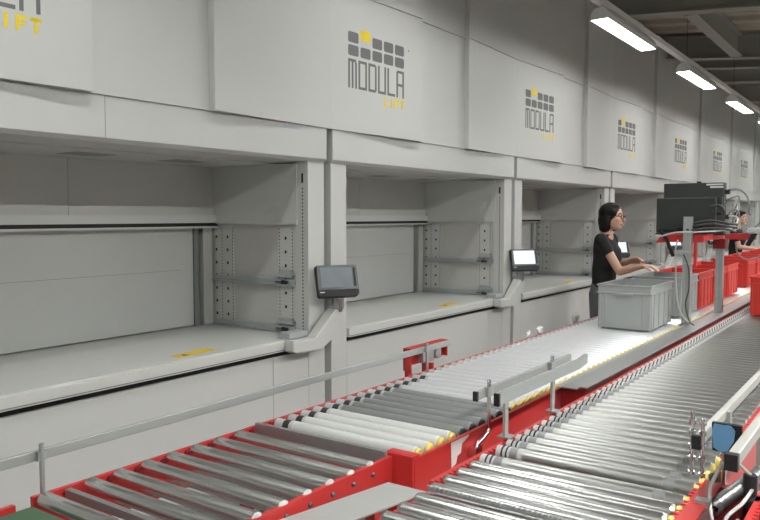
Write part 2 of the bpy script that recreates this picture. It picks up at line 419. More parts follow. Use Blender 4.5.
for ri, x in enumerate(LAMP_ROWS):  # the last two rows are unseen lamps added to brighten the hall
    for k in range(-3, 6):
        p = min(ri, 2); src = (lamp0, lamp1, lamp2)[p]; o = src if first[p] else copy_tree(src); first[p] = False
        o.location = (x, LY0 + k * LP, LAMP_Z)
        if ri == 0 and k in near: tag(o, near[k], 'ceiling lamp', 'linear ceiling lamps')
        else: tag(o, 'linear ceiling lamp hanging outside the picture, above the %s' % ('lift aisle' if ri == 0 else 'conveyors' if ri == 1 else 'middle of the hall as added fill light' if ri == 2 else 'far side of the hall as added fill light'), 'ceiling lamp', 'linear ceiling lamps over the %s' % ('lift aisle' if ri == 0 else 'conveyors' if ri == 1 else 'middle of the hall as added fill light' if ri == 2 else 'far side of the hall as added fill light'))
    t = tag(empty('lamp_trunking', (x, 0, LAMP_Z + .119)), ['pale grey trunking rail that carries the visible ceiling lamps', 'pale grey lamp trunking above the conveyors, outside the picture', 'pale grey lamp trunking of added fill lamps above the open hall, outside the picture', 'pale grey lamp trunking of added fill lamps beside the right wall, outside the picture'][ri], 'trunking')
    box('rail', 'lamp_housing', (-.03, .03, -4.5, 22, 0, .045), t)
    wr = MB().cyl((0, 0, .045), (0, 0, .71), .003, 6).mesh('suspension_wire', 'wire')
    for k in range(-3, 6): place('suspension_wire', wr, t, (.0, LY0 + k * LP + .16, 0))

# ------------------------------------------------------------------ conveyors
def rail_mesh(xa, xb, y0, y1, z0, z1, inward, teeth=0):
    """C-channel side rail: web, top and bottom flange; teeth = pitch of the notches along the top edge"""
    m = MB(); m.box(xa, xb, y0, y1, z0, z1)
    fx = sorted((xa if inward < 0 else xb, (xa if inward < 0 else xb) + inward * .03))
    m.box(fx[0], fx[1], y0, y1, z0, z0 + .004)
    if teeth:
        y = y0 + .01
        gx = (xa - .012, xa + .003) if inward < 0 else (xb - .003, xb + .012)
        while y < y1 - teeth:
            m.box(gx[0], gx[1], y, y + teeth * .55, z1 - .006, z1 + .0015); y += teeth
    return m
def legs(r, xs, ys, z1):
    lg = MB().box(-.02, .02, -.02, .02, .012, z1).box(-.05, .05, -.05, .05, 0, .012).mesh('leg', 'red_paint')
    for x in xs:
        for y in ys: place('leg', lg, r, (x, y, 0))

# 1: short feeder with dark rollers, bottom left
r = tag(empty('roller_conveyor', (-1.8, 1.65, 0)), 'red framed conveyor of eight dark widely spaced rollers, bottom left', 'conveyor', 'roller conveyors')
def at(o, root): o.parent = root; o.location = Vector(o.location) - Vector(root.location); return o
rl = at(rail_mesh(-2.145, -2.128, 1.185, 2.135, .67, .802, 1).build('side_rail', 'red_paint'), r)
hm = MB().lathe([(0, .012, 0), (.006, .011, 0)], (0, 0, 0), (1, 0, 0), 8).mesh('bolt', 'red_dark')
rr = at(rail_mesh(-1.485, -1.468, 1.185, 2.135, .67, .802, -1).build('side_rail', 'red_paint'), r)
RY = [1.214, 1.37, 1.476, 1.585, 1.692, 1.80, 1.908, 2.016]
bm_ = MB().lathe([(0, .009, 0), (.004, .009, 0), (.008, .005, 0)], (0, 0, 0), (1, 0, 0), 8).mesh('bolt', 'bezel_grey')
rm = MB().lathe([(-.327, .012, 1), (-.322, .021, 1), (-.318, .0245, 0), (.318, .0245, 1), (.322, .021, 1), (.327, .012, 1)], n=20).mesh('roller', ['roller_dark', 'cap_white'])
bx_ = MB().lathe([(0, .011, 0), (.01, .011, 0)], (0, 0, 0), (1, 0, 0), 8).mesh('bearing_seat', 'red_dark')
for i, y in enumerate(RY):
    o = place('roller', rm); o.location = (-1.798, y, .790); at(o, r); o.rotation_euler = (random.uniform(0, 6), 0, 0)
    o = place('bolt', bm_); o.location = (-1.468, y, .768); at(o, r)
    for dy in (-.022, .022):
        o = place('bearing_seat', bx_); o.location = (-2.128, y + dy + .054, .786); at(o, r)
o = at(MB().box(-2.12, -1.49, 1.283, 1.303, .775, .800).build('cross_bar', 'galvanised'), r)
o = at(MB().box(-2.12, -1.49, 1.195, 1.215, .67, .74).build('cross_member', 'red_paint'), r); o = at(MB().box(-2.12, -1.49, 1.95, 1.97, .69, .74).build('cross_member', 'red_paint'), r)
at(MB().box(-2.126, -1.488, 2.116, 2.134, .775, .818).build('cross_bar', 'galvanised'), r)
legs(r, (-.31, .31), (-.40, .40), .67)

# green belt conveyor, corner bottom left
r = tag(empty('belt_conveyor', (-1.8, .6, 0)), 'green flat belt conveyor end, bottom left corner', 'conveyor', 'belt conveyors')
b = MB(); b.box(-.28, .28, -.7, .545, .774, .796); b.lathe([(-.28, .03, 0), (.28, .03, 0)], (0, .545, .766), (1, 0, 0), 16); b.build('belt', 'green_belt', r)
for s in (-1, 1): rail_mesh(-.345 if s < 0 else .328, -.328 if s < 0 else .345, -.7, .53, .67, .795, -s).build('side_rail', 'red_paint', r)
legs(r, (-.31, .31), (-.5, .4), .67)

# 2: main conveyor with yellow-capped rollers
MY1 = 17.2
r = tag(empty('roller_conveyor', (-1.76, 2.2, 0)), 'long red framed conveyor with yellow-capped bright rollers carrying the grey bins', 'conveyor', 'roller conveyors')
at(rail_mesh(-2.145, -2.128, 2.15, MY1, .67, .803, 1, .04).build('side_rail', 'red_paint'), r)
rs = at(rail_mesh(-1.398, -1.383, 2.15, MY1, .60, .802, -1).build('side_rail', 'red_paint'), r)
at(MB().box(-1.49, -1.384, 2.137, 2.149, .60, .812).build('end_plate', 'red_paint'), r)
at(MB().box(-1.50, -1.384, 2.149, 2.185, .802, .813).build('end_lip', 'red_paint'), r)
st = MB().prism([(2.405, .700), (2.44, .708), (2.45, .735), (2.475, .74), (2.485, .775), (2.535, .79), (2.54, .797), (2.40, .797)], 'x', -1.383, -1.3822)
at(st.build('torn_sticker', 'paper_white'), r)
def roll2(mt, n=16):
    return MB().lathe([(-.350, .013, 1), (-.346, .024, 1), (-.30, .026, 2), (-.268, .026, 1), (-.25, .027, 0), (.330, .027, 0), (.334, .02, 0)], n=n).mesh('roller', [mt, 'cap_white', 'band_black'])
def roll2dark(): return MB().lathe([(-.350, .013, 1), (-.346, .024, 1), (-.30, .026, 2), (-.268, .026, 1), (-.25, .0275, 0), (.340, .0275, 0), (.344, .02, 0)], n=16).mesh('roller', ['roller_matt', 'cap_white', 'band_black'])
mA, mB_, mC = roll2('roller_plastic'), roll2dark(), roll2('roller_bright', 14)
mD = MB().lathe([(-.350, .013, 1), (-.346, .024, 1), (-.31, .0255, 0), (.330, .0255, 0), (.334, .02, 0)], n=14).mesh('roller', ['roller_bright', 'cap_white'])
cp = MB().lathe([(0, .0235, 0), (.012, .0235, 0), (.018, .018, 0)], n=12).mesh('end_cap', 'cap_yellow')
cpb = MB().lathe([(0, .0235, 0), (.008, .0235, 0), (.012, .018, 0)], n=12).mesh('end_cap', 'band_black')
y = 2.233; i = 0
while y < MY1 - .05:
    me = mA if i < 4 else mB_ if i < 10 else mC if i < 14 else mD
    o = place('roller', me); o.location = (-1.765, y, .790); o = at(o, r); o.rotation_euler = (random.uniform(0, 6), 0, 0)
    if y < 11: place('end_cap', cp if (i < 4 or i > 9) else cpb, o, (.334 if (i < 4 or i > 9) else .344, 0, 0))
    y += .080; i += 1
legs(r, (-.37, .36), (.2, 3, 6, 9, 12), .67)

# 3: right-hand conveyor
r = tag(empty('roller_conveyor', (-.86, 1.3, 0)), 'wide right-hand roller conveyor of tightly spaced steel rollers', 'conveyor', 'roller conveyors')
at(rail_mesh(-1.232, -1.215, 2.0, MY1, .62, .803, 1, .0285).build('side_rail', 'red_paint'), r)
at(rail_mesh(-1.232, -1.215, 1.2, 1.985, .62, .770, 1).build('side_rail', 'red_paint'), r)
rm_ = rail_mesh(-.513, -.496, 1.2, 2.52, .60, .803, -1, .0285); rm_.box(-.496, -.462, 1.2, 2.52, .798, .803); at(rm_.build('side_rail', 'red_paint'), r)
at(MB().box(-.496, -.455, 2.30, 2.335, .70, .812).build('rail_joint', 'galvanised'), r)
at(rail_mesh(-.513, -.496, 2.75, MY1, .62, .803, -1, .0285).build('side_rail', 'red_paint'), r)
def roll3(mt, n, z=0): return MB().lathe([(-.343, .013, 1), (-.339, .026, 1), (-.285, .027, 2), (-.255, .027, 1), (-.235, .028, 0), (.25, .028, 2), (.285, .028, 0), (.339, .026, 1), (.343, .013, 1)], n=n).mesh('roller', [mt, 'cap_white', 'roller_matt'])
def roll3p(mt, n): return MB().lathe([(-.339, .013, 0), (-.335, .024, 0), (-.325, .028, 0), (.325, .028, 0), (.335, .024, 0), (.339, .013, 0)], n=n).mesh('roller', [mt])
r1, r2, r3 = roll3p('roller_steel', 20), roll3('roller_zinc', 16), roll3('roller_zinc', 12)
belt = MB()
for a, b in ((-.300, -.294), (-.318, -.312)): belt.lathe([(a, .0285, 0), (b, .0285, 0)], n=12)
belt = belt.mesh('drive_belt', 'band_black')
capy = MB().lathe([(0, .022, 0), (.010, .022, 0), (.014, .016, 0)], n=10).mesh('end_cap', 'cap_yellow')
y = 1.27; i = 0
while y < MY1 - .05:
    if not (2.005 < y < 2.01):
        o = place('roller', r1 if y < 2.3 else r2 if y < 5 else r3); o.location = (-.865, y, .788 if y > 1.95 else .782); at(o, r); o.rotation_euler = (random.uniform(0, 6), 0, 0)
        if y > 2.3 and y < 8: place('drive_belt', belt, o)
        if y < 3.2: place('end_cap', capy, o, (.339, 0, 0))
    y += .0868 if y < 2.3 else .125 if y < 2.39 else .081; i += 1
ch = MB(); x = -1.2
while x < -.53: ch.box(x, x + .011, 1.936, 1.946, .800, .812); x += .016
ch.box(-1.2, -.53, 1.938, 1.944, .798, .808)
at(ch.build('drive_chain', 'galvanised'), r)
legs(r, (-.36, .355), (.2, 2.0, 5, 8, 11, 14), .62)

# plates and covers between the conveyors
tag(MB().prism([(-1.458, 1.60), (-1.372, 1.535), (-1.222, 1.965), (-1.375, 1.945)], 'z', .768, .774).build('transfer_plate', 'plate_alu', bevel=.001), 'plain grey metal plate between dark rollers and right-hand conveyor', 'metal plate')
o = bpy.data.objects['transfer_plate']; o.data = MB().prism([(-1.455, 1.535), (-1.30, 1.535), (-1.222, 1.972), (-1.372, 1.972)], 'z', .771, .777).mesh('transfer_plate', 'plate_alu')
cv = tag(empty('cable_cover', (-1.31, 3.43, .815)), 'long galvanised steel cover strip between the two conveyors', 'cover strip')
box('sheet', 'galvanised', (-.072, .028, 0, 13.6, 0, .005), cv)
m = MB().prism([(.028, 0), (.028, .005), (.040, .018), (.076, .018), (.076, .012), (.044, .012)], 'y', 0, 13.6); m.build('folded_edge', 'galvanised', cv)
m = MB().prism([(-.072, .005), (-.072, .012), (-.066, .012), (-.066, .005)], 'y', 0, 13.6); m.build('left_lip', 'galvanised', cv)
m = MB().box(-.06, .06, .02, .03, -.11, -.001); m.build('end_stop', 'red_dark', cv)

# ------------------------------------------------------------------ guide rails
def guide(name, label, x, y0, y1, z, h, th, m_, posts, capm=None, tilt=0, group='side guide rails'):
    r = tag(empty(name, (x, y0, posts[0][1] if posts else z)), label, 'guide rail', group)
    zb = posts[0][1] if posts else z
    b = MB().box(-th / 2, th / 2, 0, y1 - y0, z - h / 2 - zb, z + h / 2 - zb).build('bar', m_, r, bevel=.003)
    if capm: MB().box(-th / 2 - .002, th / 2 + .002, -.014, .0, z - h / 2 - .002 - zb, z + h / 2 + .002 - zb).build('end_cap', capm, r)
    for py, pz, off in posts:
        MB().cyl((off, py - y0, pz - zb), (off, py - y0, z + h * .5 + .022 - zb), .008, 10).build('post', m_, r)
        MB().box(min(off, 0) - .004, max(off, 0) + .004, py - y0 - .014, py - y0 + .014, z - .014 - zb, z + .014 - zb).build('clamp', 'clip_steel', r)
    return r
g = guide('guide_rail', 'long thin grey guide rail running along the lifts, lower left', -2.19, .75, 3.78, .907, .034, .012, 'guide_steel', [(1.24, .70, .018), (3.50, .70, .018)])
for y in (1.24, 3.50): MB().box(.022, .045, y - .75 - .02, y - .75 + .02, 0, .09).build('post_foot', 'red_paint', g)
# rail A on the main conveyor, rail B on the right-hand conveyor
r = tag(empty('guide_rail', (-1.378, 2.56, .70)), 'short grey guide rail with cranked post above the main conveyor', 'guide rail', 'short middle guide rails')
MB().box(-.008, .008, .03, 1.02, .222, .256).build('bar', 'guide_steel', r, bevel=.002)
MB().box(-.010, .010, .018, .03, .220, .258).build('end_cap', 'black_plastic', r)
MB().box(-.009, -.0075, .03, 1.02, .236, .242).build('wear_strip', 'black_plastic', r)
MB().tube(spline([(.012, .115, .29), (.012, .115, .20), (.012, .115, .12), (.012, .112, .085), (.016, .07, .07), (.02, .01, .06), (.022, -.01, .045), (.022, -.012, .02)], 4), .0085, 8).build('post', 'chrome', r)
MB().box(-.004, .034, -.035, .02, .01, .05).build('clamp', 'chrome', r)
MB().box(.003, .022, .09, .14, .225, .262).build('clamp', 'clip_steel', r)
MB().cyl((.018, .75, .09), (.018, .75, .29), .0085, 8).build('post', 'chrome', r); MB().box(.003, .026, .725, .775, .225, .262).build('clamp', 'clip_steel', r)
r = tag(empty('guide_rail', (-1.222, 2.47, .805)), 'short grey guide rail on two posts above the right-hand conveyor edge', 'guide rail', 'short middle guide rails')
b = MB(); b.box(-.012, .006, .0, .82, .145, .188)
b.add([(-.012, .82, .145), (.006, .82, .145), (.006, .82, .188), (-.012, .82, .188), (-.032, .97, .145), (-.014, .97, .145), (-.014, .97, .188), (-.032, .97, .188)], [(0, 1, 5, 4), (1, 2, 6, 5), (2, 3, 7, 6), (3, 0, 4, 7), (4, 5, 6, 7)])
b.build('bar', 'guide_steel', r)
MB().box(-.014, .008, -.012, 0, .143, .19).build('end_cap', 'black_plastic', r)
for y in (.075, .53):
    MB().box(-.012, -.002, y - .014, y + .014, -.0, .145).build('post', 'guide_steel', r); MB().box(-.03, .02, y - .025, y + .025, 0.008, .014).build('foot', 'galvanised', r)
# red motor bracket at the end of the long rail
r = tag(empty('motor_bracket', (-2.20, 3.375, .80)), 'red bracket with grey motor behind the long guide rail', 'bracket')
m = MB(); m.box(-.05, -.04, 0, .40, .02, .125); m.box(-.05, .0, 0, .012, .0, .125); m.box(-.05, .0, .388, .40, .03, .125); m.box(-.05, .0, .0, .40, .12, .126); m.box(-.05, -.03, .015, .06, -.05, .03)
m.build('plate', 'red_paint', r, bevel=.002)
MB().box(-.04, .0, .13, .25, .025, .095).build('motor', 'galvanised', r, bevel=.006)
MB().lathe([(0, .034, 0), (.03, .034, 0), (.034, .025, 0)], (-.04, .31, .06), (1, 0, 0), 16).build('pulley', 'clip_steel', r)
MB().box(-.048, .02, .19, .21, -.20, .02).build('stem', 'red_paint', r)

# right-hand side rails, photo-cell and pneumatics
r = tag(empty('guide_rail', (-.535, 2.50, .79)), 'cream guide rail with black end cap along the right conveyor edge', 'guide rail', 'right-hand guide rails')
MB().box(-.012, .012, .0, 2.6, .122, .158).build('bar', 'guide_cream', r, bevel=.004)
MB().box(-.014, .014, -.018, 0, .118, .162).build('end_cap', 'black_plastic', r)
for y in (.42, 1.5, 2.4): MB().box(.012, .024, y - .015, y + .015, .005, .15).build('post', 'guide_steel', r)
r = tag(empty('guide_rail', (-.40, 2.33, .80)), 'cream guide rail with black end cap, foremost at right picture edge', 'guide rail', 'right-hand guide rails')
MB().box(-.016, .016, .0, 1.6, .120, .160).build('bar', 'guide_cream', r, bevel=.004)
MB().box(-.018, .018, -.03, 0, .116, .164).build('end_cap', 'black_plastic', r)
for y in (.5, 1.4): MB().box(-.01, .01, y - .015, y + .015, -.10, .12).build('post', 'guide_steel', r)
r = tag(empty('reflector_plate', (-.475, 2.60, .80)), 'blue reflector plate on black holder at right conveyor edge', 'reflector')
pl = MB().prism([(-.030, .092), (-.036, .150), (-.030, .170), (.020, .170), (.034, .155), (.030, .120), (.012, .085), (-.010, .080)], 'y', -.006, .0).build('plate', 'reflector_blue', r)
MB().prism([(-.034, .080), (-.038, .173), (.052, .173), (.056, .088), (.040, .075)], 'y', .001, .02).build('holder', 'black_plastic', r)
MB().cyl((.0, .012, -.07), (.0, .012, .085), .009, 10).build('stem', 'chrome', r)
r = tag(empty('adjusting_rod', (-.535, 2.52, .60)), 'chrome threaded rods with nuts beside the blue plate', 'rod')
for dx, z1 in ((-.02, .42), (.012, .40)):
    m = MB(); m.cyl((dx, 0, .03), (dx, 0, z1), .006, 8)
    for z in (.21, .26, .30, .345, .38): m.cyl((dx, 0, z), (dx, 0, z + .014), .012, 6)
    m.build('rod', 'chrome', r)
MB().box(-.05, .05, -.02, .02, .0, .03).build('base', 'galvanised', r)
r = tag(empty('pneumatic_unit', (-.425, 2.42, .61)), 'silver pneumatic cylinder with grey hoses at the right conveyor edge', 'pneumatics')
MB().cyl((-.03, 0, .16), (.07, .14, .24), .022, 16).build('cylinder', 'clip_steel', r)
MB().cyl((-.045, -.02, .148), (-.03, 0, .16), .027, 16).build('cylinder_end', 'bezel_grey', r)
MB().cyl((.05, .06, .05), (.05, .06, .25), .02, 12).build('valve', 'black_plastic', r)
MB().tube(spline([(-.10, -.12, .15), (-.07, -.14, .175), (-.04, -.10, .18), (-.03, -.05, .16)], 6), .014, 10).build('elbow_pipe', 'chrome', r)
for pts in ([(-.04, -.02, .15), (-.05, -.10, .10), (.0, -.14, .02), (.05, -.05, .0), (.10, .10, .08)], [(.05, .06, .25), (.0, .0, .30), (-.04, -.06, .22), (.0, -.16, .12), (.06, -.14, .02)], [(.06, .10, .21), (.05, -.06, .20), (.02, -.15, .17), (.05, -.2, .12), (.07, -.1, .10), (.03, -.02, .13)]):
    MB().tube(spline(pts, 8), .0055, 8).build('hose', 'cable_white', r)
MB().box(-.06, .06, .10, .13, -.61, .18).build('mounting_post', 'red_dark', r); 
MB().box(.055, .10, .0, .06, .12, .19).build('valve_block', 'black_plastic', r, bevel=.006)
MB().lathe([(0, .014, 0), (.02, .014, 0)], (-.045, .0, .24), (.3, -1, .2), 10).build('gauge', 'bezel_grey', r)
# next conveyor rail in the corner
r = tag(empty('side_conveyor', (-.30, 1.9, 0)), 'red slotted conveyor rail in the bottom right corner', 'conveyor', 'roller conveyors')
rail_mesh(-.055, -.038, -.6, .68, .62, .80, 1, .0285).build('side_rail', 'red_paint', r)
for k in range(7): place('roller', r2, r, (.33, -.5 + k * .16, .788))
rail_mesh(.69, .707, -.6, .68, .62, .80, -1, .0285).build('side_rail', 'red_paint', r)
legs(r, (-.045, .70), (-.5, .5), .62)

# ------------------------------------------------------------------ bins
def make_bin(mt, name):
    """600 x 400 x 320 stacking bin with open top, double rim, ribs and grip; long side along Y, base at z=0"""
    r = empty(name)
    hx, hy, H, t = .200, .300, .330, .006
    bx0, by0 = .189, .289
    m = MB()
    def ring(x, y, z): return [(-x, -y, z), (x, -y, z), (x, y, z), (-x, y, z)]
    def wall(a, b): m.add(a + b, [(i, (i + 1) % 4, 4 + (i + 1) % 4, 4 + i) for i in range(4)])
    wall(ring(bx0, by0, .012), ring(hx - .010, hy - .010, H)); wall(ring(bx0 - t, by0 - t, .018), ring(hx - .010 - t, hy - .010 - t, H))
    wall(ring(hx - .010, hy - .010, H), ring(hx - .010 - t, hy - .010 - t, H))
    m.add(ring(bx0, by0, .012), [(0, 1, 2, 3)]); m.add(ring(bx0 - t, by0 - t, .018), [(0, 1, 2, 3)])
    m.box(-bx0 + .02, bx0 - .02, -by0 + .02, by0 - .02, 0, .012)
    m.build('body', mt, r)
    def frame(z0, z1, ex):
        q = MB(); xo, yo = hx + ex, hy + ex; xi, yi = hx - .0095, hy - .0095
        q.box(-xo, xo, -yo, -yi, z0, z1); q.box(-xo, xo, yi, yo, z0, z1); q.box(-xo, -xi, -yi, yi, z0, z1); q.box(xi, xo, -yi, yi, z0, z1)
        return q
    frame(H - .012, H, .0).build('rim', mt, r, bevel=.002)
    frame(H - .066, H - .056, .0).build('lower_rim', mt, r, bevel=.002)
    rib = MB().box(-.004, .004, -.006, .012, .02, H - .066).mesh('rib', mt)
    for sx in (-1, 1):
        for x in (.135, .178):
            for sy in (-1, 1):
                o = place('rib', rib, r, (sx * x, sy * (hy - .012), 0)); o.rotation_euler = (0, 0, 0 if sy < 0 else PI)
        for y in (-.265, -.20, -.07, .07, .20, .265):
            o = place('rib', rib, r, (sx * (hx - .012), y, 0)); o.rotation_euler = (0, 0, PI / 2 if sx > 0 else -PI / 2)
    for sy in (-1, 1): MB().box(-.065, .065, -.009 if sy < 0 else -.006, .006 if sy < 0 else .009, -.012, .004).build('grip', mt, r, (0, sy * (hy + .003), H - .062))
    return r
GB, RB = make_bin('grey_plastic', 'storage_bin'), make_bin('red_plastic', 'storage_bin')
def put(proto, used, x, y, z, label, group, rz=0):
    o = copy_tree(proto) if used else proto
    o.location = (x, y, z); o.rotation_euler = (0, 0, rz); tag(o, label, 'bin', group); return o
ZR = .818
put(GB, False, -1.690, 5.725, ZR, 'large open grey plastic bin nearest, under the woman\'s hand', 'grey bins')
put(GB, True, -1.700, 6.63, ZR, 'open grey plastic bin behind the first, partly hidden by the desk post', 'grey bins')
names = ['red plastic bin directly behind the second grey bin', 'second red plastic bin behind the grey bins', 'third red plastic bin behind the grey bins, last before the gap']
put(RB, False, -1.700, 7.25, ZR, names[0], 'red bins on the main conveyor')
for k in (1, 2): put(RB, True, -1.700, 7.25 + k * .621, ZR, names[k], 'red bins on the main conveyor')
for k in range(8):
    put(RB, True, -1.72, 9.78 + k * .622, ZR, 'red plastic bin in the far queue at right picture edge%s' % ', %s in line' % ['foremost', 'second', 'third', 'fourth', 'fifth', 'sixth', 'seventh', 'last'][k], 'far queue of red bins')
put(RB, True, -.885, 7.125, ZR - .002, 'red plastic bin cut by the right picture edge on the right-hand conveyor', 'red bins on the right-hand conveyor')
put(RB, True, -.885, 7.755, ZR - .002, 'red plastic bin hidden behind the bin cut by the right picture edge', 'red bins on the right-hand conveyor')

# ------------------------------------------------------------------ monitor stand
r = tag(empty('monitor_stand', (-1.335, 5.97, .820)), 'red and aluminium stand on two posts carrying the black monitors', 'stand')
Z = lambda z: z - .820
ALU = 'guide_steel'
def profile_post(y, z1, parent, x=0.0):
    m = MB(); m.box(-.029 + x, -.011 + x, y - .029, y + .029, 0, z1); m.box(.011 + x, .029 + x, y - .029, y + .029, 0, z1); m.box(-.011 + x, .011 + x, y - .021, y + .021, 0, z1)
    return m.build('post', ALU, parent)
profile_post(0, Z(1.645), r, -.045); profile_post(.95, Z(1.49), r, .0)
for y, x in ((0, -.045), (.95, 0)): MB().box(-.045 + x, .03 + x, y - .05, y + .05, .0, .006).build('foot_plate', 'galvanised', r)
MB().prism([(-.30, Z(1.438)), (-.20, Z(1.448)), (.06, Z(1.45)), (.06, Z(1.512)), (-.24, Z(1.512))], 'y', .03, .07).build('cross_beam', 'red_paint', r, bevel=.003)
MB().box(-.03, .03, .07, .92, Z(1.455), Z(1.505)).build('cross_beam', 'red_paint', r, bevel=.003)
MB().box(-.06, .27, .985, 1.02, Z(1.45), Z(1.50)).build('cross_beam', 'red_paint', r, bevel=.003)
MB().box(-.05, .05, .90, 1.0, Z(1.37), Z(1.455)).build('clamp_block', 'red_dark', r, bevel=.006)
MB().box(-.010, .012, .028, .06, Z(1.27), Z(1.45)).build('hanger', 'red_paint', r)
for z in (1.375, 1.285):
    MB().box(-.079, -.011, -.034, .034, Z(z), Z(z) + .008).build('cable_tie', 'cap_white', r)
# dark arm bracket on the left
MB().tube([(-.26, .05, Z(1.53)), (-.20, .0, Z(1.47)), (-.17, -.01, Z(1.40)), (-.15, .0, Z(1.34))], .014, 8).build('bracket_arm', 'black_plastic', r)
def monitor(loc, wd, ht, label, stickers=False):
    o = tag(empty('monitor', loc), label, 'monitor', 'black monitors on the stand')
    MB().box(-wd / 2, wd / 2, 0, .035, 0, ht).build('back_cover', 'monitor_back', o, bevel=.006)
    MB().box(-wd * .45, wd * .45, -.004, .0, ht * .04, ht * .10).build('rear_vent', 'black_plastic', o)
    MB().box(-wd / 2 + .012, wd / 2 - .012, .035, .037, .015, ht - .012).build('screen', 'screen_white', o)
    MB().box(-.05, .05, -.03, -.001, .02, .045).build('mount', 'black_plastic', o)
    if stickers:
        for a, z in ((wd / 2 - .125, ht - .028), (wd / 2 - .10, ht - .052)): MB().box(a, a + .10, -.0012, .0, z, z + .014).build('sticker', 'paper_white', o)
    return o
monitor((-1.425, 6.06, 1.517), .435, .272, 'nearer black monitor seen from behind, lower and left', False)
# taller case behind
o = tag(empty('computer_case', (-1.475, 6.52, 1.506)), 'taller black computer case behind the nearer monitor with white stickers', 'computer')
MB().box(-.235, .235, 0, .10, 0, .415).build('case', 'monitor_back', o, bevel=.006)
for a, z in ((.10, .393), (.13, .372)): MB().box(a, a + (.13 if a < .12 else .10), -.0015, .0, z, z + .013).build('sticker', 'paper_white', o)
MB().cyl((.035, .04, .415), (.035, .04, .428), .018, 12).build('button', 'black_plastic', o)
MB().box(.10, .23, -.05, .0, .16, .30).build('fan_box', 'black_plastic', o, bevel=.01)
for z in (.05, .12, .32): MB().box(.235, .27, .02, .07, z, z + .035).build('plug', 'black_plastic', o)
# the case's shelf
MB().box(-.42, .12, .52, .70, Z(1.495), Z(1.505)).build('shelf', 'black_plastic', r)
MB().box(-.30, .06, .05, .13, Z(1.506), Z(1.516)).build('shelf', 'black_plastic', r)
# cables
def cable(pts, rad, mt, label): return tag(MB().tube(spline(pts, 8), rad, 8).build('cable', mt), label, 'cable', 'cables at the monitor stand')
cable([(-1.60, 5.93, 1.50), (-1.58, 5.90, 1.49), (-1.45, 5.88, 1.525), (-1.30, 5.9, 1.53), (-1.17, 6.0, 1.54), (-1.12, 6.15, 1.55), (-1.105, 6.3, 1.585), (-1.115, 6.40, 1.625), (-1.14, 6.48, 1.645), (-1.20, 6.50, 1.65)], .0065, 'cable_white', 'thick white cable curving below and right of the monitors')
cable([(-1.44, 5.92, 1.47), (-1.455, 5.91, 1.40), (-1.45, 5.91, 1.30), (-1.448, 5.915, 1.15), (-1.43, 5.91, 1.0), (-1.40, 5.91, .90), (-1.345, 5.91, .845), (-1.33, 5.91, .836)], .006, 'cable_white', 'white cable running down the front post')
cable([(-1.40, 5.93, 1.36), (-1.36, 5.925, 1.25), (-1.355, 5.925, 1.10), (-1.375, 5.92, .98), (-1.34, 5.90, .86), (-1.30, 5.88, .832)], .005, 'wire', 'black cable running down the front post')
cable([(-1.24, 6.05, 1.72), (-1.18, 6.05, 1.73), (-1.15, 6.08, 1.68), (-1.17, 6.1, 1.60), (-1.22, 6.12, 1.57)], .009, 'wire', 'black cable loop beside the nearer monitor')
cable([(-1.22, 6.56, 1.86), (-1.15, 6.58, 1.865), (-1.09, 6.6, 1.82), (-1.065, 6.6, 1.74), (-1.07, 6.62, 1.68), (-1.06, 6.64, 1.66)], .008, 'cable_grey', 'dark cable arching from the top of the computer case')
cable([(-1.10, 6.95, 1.52), (-1.03, 6.95, 1.60), (-.99, 6.95, 1.61), (-.95, 6.95, 1.57), (-.935, 6.95, 1.50), (-.95, 6.95, 1.44), (-1.0, 6.95, 1.36), (-1.05, 6.95, 1.30), (-1.13, 6.95, 1.28), (-1.2, 6.95, 1.33), (-1.22, 6.95, 1.43)], .007, 'cable_grey', 'thin dark cable loop hanging at the right end of the stand')
for k, (dz, dy) in enumerate(((.0, 0), (.03, .03), (.055, .05))):
    cable([(-1.42, 5.96 + dy, 1.55 + dz * .6), (-1.33, 5.95 + dy, 1.545 + dz), (-1.22, 5.96 + dy, 1.56 + dz), (-1.12, 6.02 + dy, 1.55 + dz * .8), (-1.07, 6.1 + dy, 1.53 + dz)], .009, 'wire', ['lowest', 'middle', 'highest'][k] + ' of the three black cables across the monitor bottom')
for k in range(4):
    cable([(-1.215, 6.56, 1.60 + .06 * k), (-1.18, 6.56, 1.65 + .05 * k), (-1.135, 6.57, 1.62 + .06 * k), (-1.13 - .015 * k, 6.58, 1.56 + .04 * k), (-1.18, 6.58, 1.53 + .02 * k)], .006, 'cable_grey' if k % 2 else 'cable_white', 'short cable beside the computer case, %s from below' % ['first', 'second', 'third', 'fourth'][k])
o = tag(empty('barcode_scanner', (-1.06, 6.93, 1.505)), 'white and black hand scanner resting on the stand\'s right end', 'scanner')
MB().prism([(-.07, .0), (.07, .012), (.075, .03), (.05, .05), (-.06, .045)], 'y', -.03, .03).build('head', 'cap_white', o, bevel=.008)
MB().prism([(-.03, .0), (.02, .0), (-.04, -.11), (-.075, -.10)], 'y', -.05, -.031).build('handle', 'black_plastic', o, bevel=.006)

# crumpled clear wrap by the rail
def wrap(x, y, z, s, label, seed):
    rnd = random.Random(seed); bm = bmesh.new(); bmesh.ops.create_icosphere(bm, subdivisions=2, radius=s)
    for v in bm.verts: v.co *= rnd.uniform(.65, 1.15); v.co.x *= .4; v.co.y *= 1.5; v.co.z *= .8
    me = bpy.data.meshes.new('plastic_wrap'); bm.to_mesh(me); bm.free(); me.materials.append(M['plastic_wrap'])
    tag(place('plastic_wrap', me, None, (x, y, z)), label, 'wrap', 'crumpled wraps on the rail')
wrap(-2.152, 4.80, .826, .032, 'flat crumpled clear wrap on the rail, nearest of three', 1)
wrap(-2.152, 5.00, .830, .038, 'crumpled shiny clear wrap on the rail, middle of three', 2)
wrap(-2.152, 5.70, .842, .055, 'crumpled clear wrap on the rail close to the grey bin', 3)

